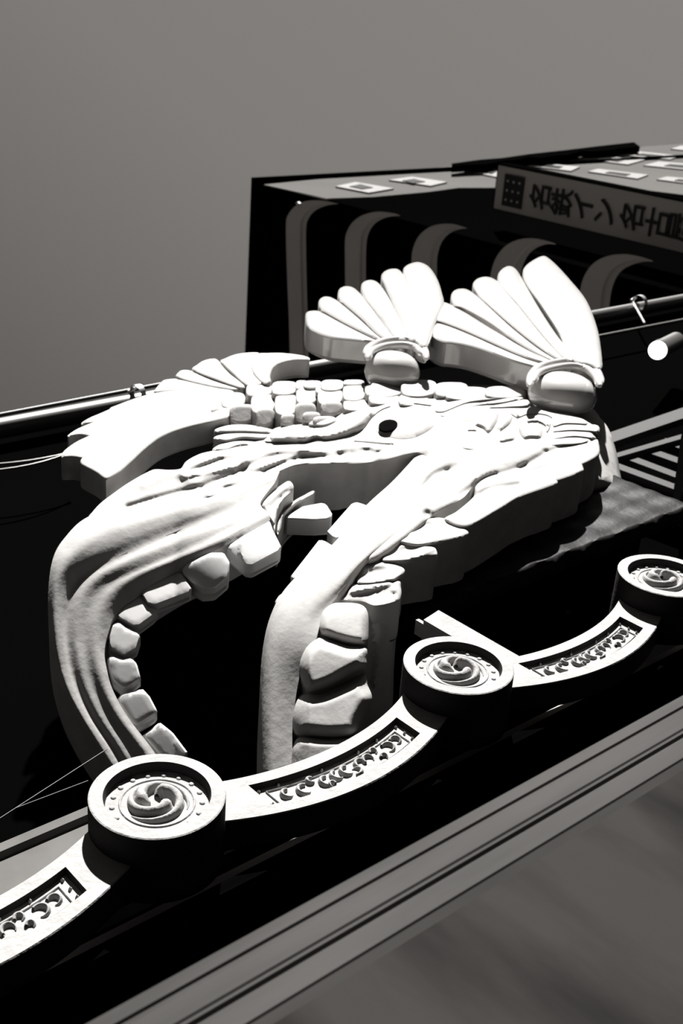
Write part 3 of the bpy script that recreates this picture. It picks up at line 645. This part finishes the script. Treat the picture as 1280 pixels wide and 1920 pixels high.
# --- two pectoral fins raised on round knobs
def pectoral(petals, tops, knob, hrow, rings, H0, th):
    for q, t_, sc in petals:
        relief('pectoral_fin_ray', c2(q), H0 + t_, M_GLOSS, fish, er=16, eb=.16, thick=sc, step=4.5, feats=[])
    cx_, cy_, rr_ = knob
    c0 = P(cx_, cy_, H0 - .02); V, F = [], []
    pr = [(.001, -.03), (.35, -.01), (.6, .06), (.78, .17), (.91, .33), (.98, .50), (1.0, .68), (.96, .86), (.88, 1.0)]
    for q_, d in pr:
        for k in range(40):
            t = 2 * math.pi * k / 40; V.append(c0 + np.array([q_ * rr_ * R * math.cos(t), d * R * .95, q_ * rr_ * R * math.sin(t)]))
    F = [(i * 40 + k, i * 40 + (k + 1) % 40, (i + 1) * 40 + (k + 1) % 40, (i + 1) * 40 + k) for i in range(len(pr) - 1) for k in range(40)] + [tuple(range(40)), tuple(range((len(pr) - 1) * 40, len(pr) * 40))]
    mk('fin_knob', V, F, M_GLOSS, fish)
    for rg in rings:
        L = catmull(c2(rg), 30); pts = P(L[:, 0], L[:, 1], H0 - .02)
        tube('knob_collar', pts, [.019 * (1 if 0 < i < 29 else .5) for i in range(30)], M_GLOSS, fish, seg=10)
H1 = 0.40
pectoral([([(500, 322), (506, 303), (530, 298), (580, 310), (680, 350), (780, 395), (880, 435), (940, 455), (930, 478), (880, 468), (820, 450), (740, 420), (660, 395), (600, 384), (560, 380), (520, 360)], .0, .80),
          ([(510, 262), (513, 238), (530, 222), (570, 222), (640, 258), (760, 332), (880, 398), (990, 442), (960, 462), (860, 432), (760, 388), (640, 334), (550, 300), (516, 296)], .04, .55),
          ([(587, 205), (598, 178), (625, 168), (660, 175), (720, 222), (820, 315), (930, 400), (1008, 444), (975, 452), (860, 390), (740, 305), (640, 248), (600, 235)], .08, .5),
          ([(673, 165), (682, 136), (715, 122), (755, 130), (800, 170), (880, 270), (960, 365), (1035, 442), (1000, 446), (900, 375), (790, 282), (705, 205)], .12, .5),
          ([(768, 130), (780, 98), (812, 80), (842, 95), (875, 150), (940, 260), (1000, 350), (1068, 442), (1030, 446), (950, 360), (850, 235), (785, 165)], .16, .5),
          ([(866, 110), (874, 85), (900, 62), (940, 42), (962, 47), (1000, 80), (1050, 135), (1110, 210), (1148, 300), (1166, 380), (1172, 480), (1130, 470), (1060, 448), (1010, 350), (940, 240), (880, 150)], .20, .5)],
         None, (1059, 704, 1.08), None,
         [[(893, 545), (898, 505), (930, 472), (990, 455), (1060, 448), (1120, 458), (1155, 490), (1172, 535)], [(905, 530), (925, 497), (980, 478), (1050, 468), (1110, 478), (1148, 508), (1165, 545)]], H1, .5)
pectoral([([(25, 285), (28, 262), (50, 253), (90, 258), (160, 295), (240, 335), (305, 367), (290, 378), (210, 372), (120, 362), (60, 340), (32, 318)], .0, .75),
          ([(75, 228), (84, 206), (110, 198), (150, 215), (220, 272), (290, 335), (330, 362), (300, 366), (200, 318), (110, 268), (82, 250)], .04, .5),
          ([(150, 192), (158, 168), (185, 158), (220, 170), (270, 225), (330, 305), (378, 362), (325, 364), (250, 292), (180, 232), (155, 212)], .08, .5),
          ([(240, 170), (248, 144), (278, 134), (310, 148), (350, 205), (390, 285), (425, 360), (372, 364), (310, 275), (255, 205)], .12, .5),
          ([(318, 128), (328, 104), (358, 91), (392, 98), (420, 150), (440, 220), (460, 310), (462, 368), (420, 364), (385, 270), (335, 165)], .16, .5),
          ([(403, 105), (412, 82), (440, 68), (470, 66), (505, 85), (535, 130), (552, 180), (560, 230), (530, 300), (505, 380), (490, 400), (455, 375), (445, 280), (420, 170)], .20, .5)],
         None, (738, 663, .90), None,
         [[(258, 425), (268, 400), (300, 380), (350, 368), (420, 366), (465, 380), (488, 410), (492, 440)], [(265, 440), (280, 412), (330, 392), (400, 386), (450, 396), (480, 425)]], H1 - .05, .5)
# --- rounded belly bulge at the right
relief('belly', [(1080, 775), (1112, 775), (1138, 800), (1153, 840), (1161, 880), (1163, 915), (1130, 935), (1080, 930), (1075, 850)], HF - .75, M_GOLD, fish, er=55, eb=.8, feats=[('t', 1120, 860, -.002, -.005)], back=BK + .03, step=6)
# --- mane of heavy scales along the throat
def ms(q, dh, mt=M_GOLD, er=9, eb=.10, feats=(), back=BK + .02, th=None, step=3.3, base=HB, label=None):
    return relief('mane_scale', q, lambda x, y: base(x, y) + dh, mt, fish, er=er, eb=eb, feats=feats, thick=th or .5, back=None if th else back, step=step, label=label)
ms(c4([(1080, 232), (1062, 212), (1000, 222), (900, 262), (760, 330), (700, 380), (800, 420), (960, 360), (1075, 300)]), -.02)
ms(c4([(1000, 305), (985, 285), (900, 310), (780, 360), (640, 400), (600, 460), (800, 440), (990, 380), (1004, 340)]), .0)
ms(c4([(880, 392), (868, 368), (800, 362), (700, 362), (620, 372), (540, 400), (490, 440), (480, 490), (400, 560), (340, 600), (445, 640), (600, 560), (700, 500), (840, 450), (882, 430)]), .02, feats=[('b', *c4([(600, 430)])[0], 40, 15, -12, .1), ('r', c4([(480, 500), (560, 450), (700, 430)]), 5, -.08), ('r', c4([(300, 570), (380, 575), (480, 540)]), 4, -.08)])
ms(cA([(1010, 440), (980, 410), (900, 395), (830, 385), (740, 385), (660, 410), (635, 440), (650, 480), (590, 530), (700, 560), (820, 545), (1005, 500)]), -.06, feats=[('b', *cA([(770, 440)])[0], 32, 10, -8, -.16), ('r', cA([(650, 470), (700, 490), (850, 455)]), 4, .08)], back=BK + .02)
ms(cA([(822, 575), (800, 560), (740, 535), (640, 530), (560, 560), (515, 575), (498, 640), (560, 650), (700, 640), (822, 620)]), -.10, feats=[('b', *cA([(620, 595)])[0], 36, 12, -12, -.18), ('r', cA([(510, 645), (620, 640), (720, 610), (800, 575)]), 5, .08)])
ms(cA([(635, 700), (610, 680), (540, 655), (480, 650), (400, 665), (375, 660), (345, 770), (400, 780), (560, 770), (600, 755), (628, 730)]), -.12, feats=[('b', *cA([(450, 725)])[0], 32, 14, -15, -.20), ('r', cA([(350, 780), (450, 775), (560, 750)]), 4, .06)])
ms(cA([(612, 800), (605, 758), (540, 765), (420, 785), (320, 785), (290, 835), (240, 880), (300, 900), (380, 905), (460, 930), (590, 900), (615, 850)]), -.16, feats=[('r', cA([(300, 830), (400, 810), (540, 775)]), 6, .12), ('b', *cA([(570, 820)])[0], 5, 5, 0, .10), ('b', *cA([(440, 870)])[0], 35, 20, -10, -.06)])
ms(c6([(405, 640), (425, 590), (470, 560), (520, 553), (620, 560), (665, 600), (672, 690), (662, 780), (600, 785), (520, 768), (430, 735), (402, 700)]), .10, er=18, eb=.2, th=1.0, feats=[('t', 645, 1170, 0, -.0006)])
ms(c6([(330, 790), (400, 745), (470, 760), (560, 790), (655, 795), (662, 860), (650, 905), (560, 960), (440, 1022), (345, 1040), (300, 970), (290, 880)]), .14, er=24, eb=.24, th=1.0, feats=[('t', 625, 1245, 0, .0)])
ms(c6([(300, 1055), (420, 1035), (540, 985), (645, 940), (665, 1000), (690, 1080), (640, 1200), (600, 1275), (480, 1295), (340, 1285), (262, 1265), (250, 1150)]), .10, er=28, eb=.26, th=1.0, feats=[('t', 620, 1325, 0, .0006)])
ms(c6([(262, 1330), (300, 1285), (420, 1295), (560, 1290), (640, 1260), (640, 1400), (560, 1450), (400, 1490), (260, 1490), (250, 1400)]), .10, er=16, eb=.18, th=1.0)
relief('throat_side', c6([(480, 560), (640, 530), (780, 500), (835, 540), (825, 700), (810, 900), (800, 1130), (760, 1220), (640, 1320), (500, 1400), (400, 1400), (420, 800)]), lambda x, y: HB(x, y) - .12 - np.maximum(0, y - 1110) * .0035 - (x - 640) * .003, M_GOLD, fish, er=30, eb=.5, back=-3.9, step=8,
       feats=[('b', *c6([(715, 765)])[0], 6, 5, 0, .08), ('b', *c6([(700, 990)])[0], 7, 6, 0, .08), ('r', c6([(690, 640), (700, 800), (680, 1000)]), 6, -.06)])

# ---- dark mounting board behind the fish
bl = P(757, 1137, BK); br = P(1318, 953, BK)
zb_ = float((bl[2] + br[2]) / 2); ztp = float(P(1122, 893, BK)[2])
bd = empty('mounting_board', (bl[0], -BK * R, zb_), 'glossy dark board carrying the carved fish, its lower right corner bare', 'board')
x0, x1 = float(bl[0]), float(br[0])
V, F = [], []
nx, nz = 60, 40
for i in range(nx + 1):
    for j in range(nz + 1):
        x = x0 + (x1 - x0) * i / nx; z = zb_ + (ztp - zb_) * j / nz
        y = -BK * R + .003 * math.sin(x * 31 + z * 9) + .002 * math.sin(z * 57)
        if i in (0, nx) or j in (0, nz): y += .012
        if i in (0,): x += .006 * math.sin(j * 1.3)
        if j == 0: z += .004 * math.sin(i * 1.1)
        V.append((x, y, z))
F = [(i * (nz + 1) + j, (i + 1) * (nz + 1) + j, (i + 1) * (nz + 1) + j + 1, i * (nz + 1) + j + 1) for i in range(nx) for j in range(nz)]
lp = [i * (nz + 1) for i in range(nx + 1)] + [nx * (nz + 1) + j for j in range(1, nz + 1)] + [i * (nz + 1) + nz for i in range(nx - 1, -1, -1)] + [j for j in range(nz - 1, 0, -1)]
N = len(V); V += [(V[i][0], -BK * R + .07, V[i][2]) for i in lp]
F += [(lp[i], lp[(i + 1) % len(lp)], N + (i + 1) % len(lp), N + i) for i in range(len(lp))] + [tuple(range(N, N + len(lp)))]
mk('board_face', V, F, M_BOARD, bd, sharp=50)
box('back_support', (x0 + .2, -BK * R + .06, zb_ + .1), (x1 - .2, .62, zb_ + .2), M_BLACK, bd)

# ================================================================== PIPES, CABLES, LAMP, GATE
def line_obj(name, a, b, h, r, m, label, cat, ext=0.0, group=None, n=2, sag=0):
    A, B = P(*a, h), P(*b, h); pts = [A + (B - A) * t + np.array([0, 0, -sag * 4 * t * (1 - t)]) for t in np.linspace(-ext, 1 + ext, n)]
    return tag(tube(name, pts, r, m, seg=20), label, cat, group)
HP = -6.0
zp = (P(0, 806, HP)[2] + P(1280, 562, HP)[2]) / 2
xl, xr = float(P(0, 806, HP)[0]) - 1.2, float(P(1280, 562, HP)[0]) + 1.2
tag(tube('pipe', [(xl, -HP * R, zp), (xr, -HP * R, zp)], .062, M_PIPE, seg=32), 'thick grey steel pipe passing behind the fish across the photo', 'pipe')
line_obj('cable', (0, 778), (300, 721), HP - .1, .014, M_CABLE, 'thin black cable strapped along the top of the pipe at left', 'cable', ext=.35)
cl = P(251, 738, HP + .35)
def clamp(px, py, h, s, label):
    c = P(px, py, h); root = empty('pipe_clamp', c, label, 'clamp', 'pipe clamps')
    V = [c + np.array([.02 * s * dx, .075 * math.cos(t), .075 * math.sin(t) - .05]) for dx in (-1, 1) for t in np.linspace(0, 2 * math.pi, 19)[:-1]]
    F = [(i, (i + 1) % 18, 18 + (i + 1) % 18, 18 + i) for i in range(18)]
    mk('band', V, F, M_CHROME, root)
    tube('bolt', [c + (-.03 * s, -.01, .02), c + (.04 * s, -.03, .035)], .014, M_CHROME, root, seg=8)
    return root
clamp(251, 738, HP + .4, 1, 'bright clamp strapping the cable to the pipe at left')
clamp(1190, 566, HP + .4, 1.2, 'bright clamp on the pipe, right of the larger raised fin')
line_obj('thin_rod', (1120, 631), (1280, 600), HP + .4, .014, M_PIPE, 'thin grey rod below the pipe, right of the larger raised fin', 'rod', ext=.3)
line_obj('bracket_rod', (1186, 566), (1208, 606), HP + .4, .01, M_CHROME, 'short shiny bracket rod hanging from the pipe clamp at right', 'bracket')
line_obj('loose_wire', (0, 870), (125, 850), -5.2, .006, M_PIPE, 'thin pale wire sagging left of the tail fin', 'wire', ext=.2, n=8, sag=.02, group='wires left of the tail')
line_obj('loose_wire', (0, 881), (125, 851), -5.2, .006, M_PIPE, 'thin pale wire just under the other one left of the tail fin', 'wire', ext=.2, n=8, sag=.03, group='wires left of the tail')
line_obj('guy_wire', (-40, 1560), (200, 1405), -3.4, .0016, M_CABLE, 'fine guy wire crossing the dark gap left of the lower jaw', 'wire')
line_obj('guy_wire', (30, 1515), (165, 1464), -3.4, .0016, M_CABLE, 'short fine wire just above the grey board at lower left', 'wire')
# spotlight
sc0 = P(1232, 657, -4.2)
spot = empty('spotlight', sc0, 'small cylindrical spotlight with a lit white lens at right', 'lamp')
ax = P(1290, 627, -4.9) - sc0; ax = ax / np.linalg.norm(ax)
rs = .068
tube('lamp_housing', [sc0 + ax * .015, sc0 + ax * .10, sc0 + ax * .105, sc0 + ax * .62], [rs * 1.06, rs * 1.06, rs, rs], M_PIPE, spot, seg=28)
tube('lamp_lens', [sc0, sc0 + ax * .03], [rs, rs], M_LAMP, spot, seg=28, label='glowing white lens')
# slatted gate behind the board at the right
gate = empty('slatted_gate', P(1230, 900, -5.2), 'grey slatted gate seen beyond the right end of the dark board', 'gate')
def bar(nm, a, b, wpx, h, m=M_SLAT, th=.05):
    a = np.array(a, float); b = np.array(b, float); d = (b - a) / np.hypot(*(b - a)); n_ = np.array([-d[1], d[0]]) * wpx / 2
    return prism(nm, [P(*q, h) for q in (a - n_, b - n_, b + n_, a + n_)], (0, th, 0), m, gate)
bar('top_rail', (1110, 832), (1330, 757), 19, -5.0)
bar('mid_rail', (1140, 858), (1278, 818), 8, -5.1)
for a, b in (((1245, 826), (1285, 839)), ((1208, 841), (1285, 868)), ((1165, 852), (1285, 897)), ((1140, 867), (1285, 920))):
    bar('slat', a, b, 10, -5.3)
bar('panel', (1130, 890), (1285, 945), 34, -5.6)
prism('gate_post', [P(x, y, -4.6) for x, y in ((1277, 815), (1290, 815), (1272, 960), (1258, 960))], (0, .05, 0), M_BLACK, gate)
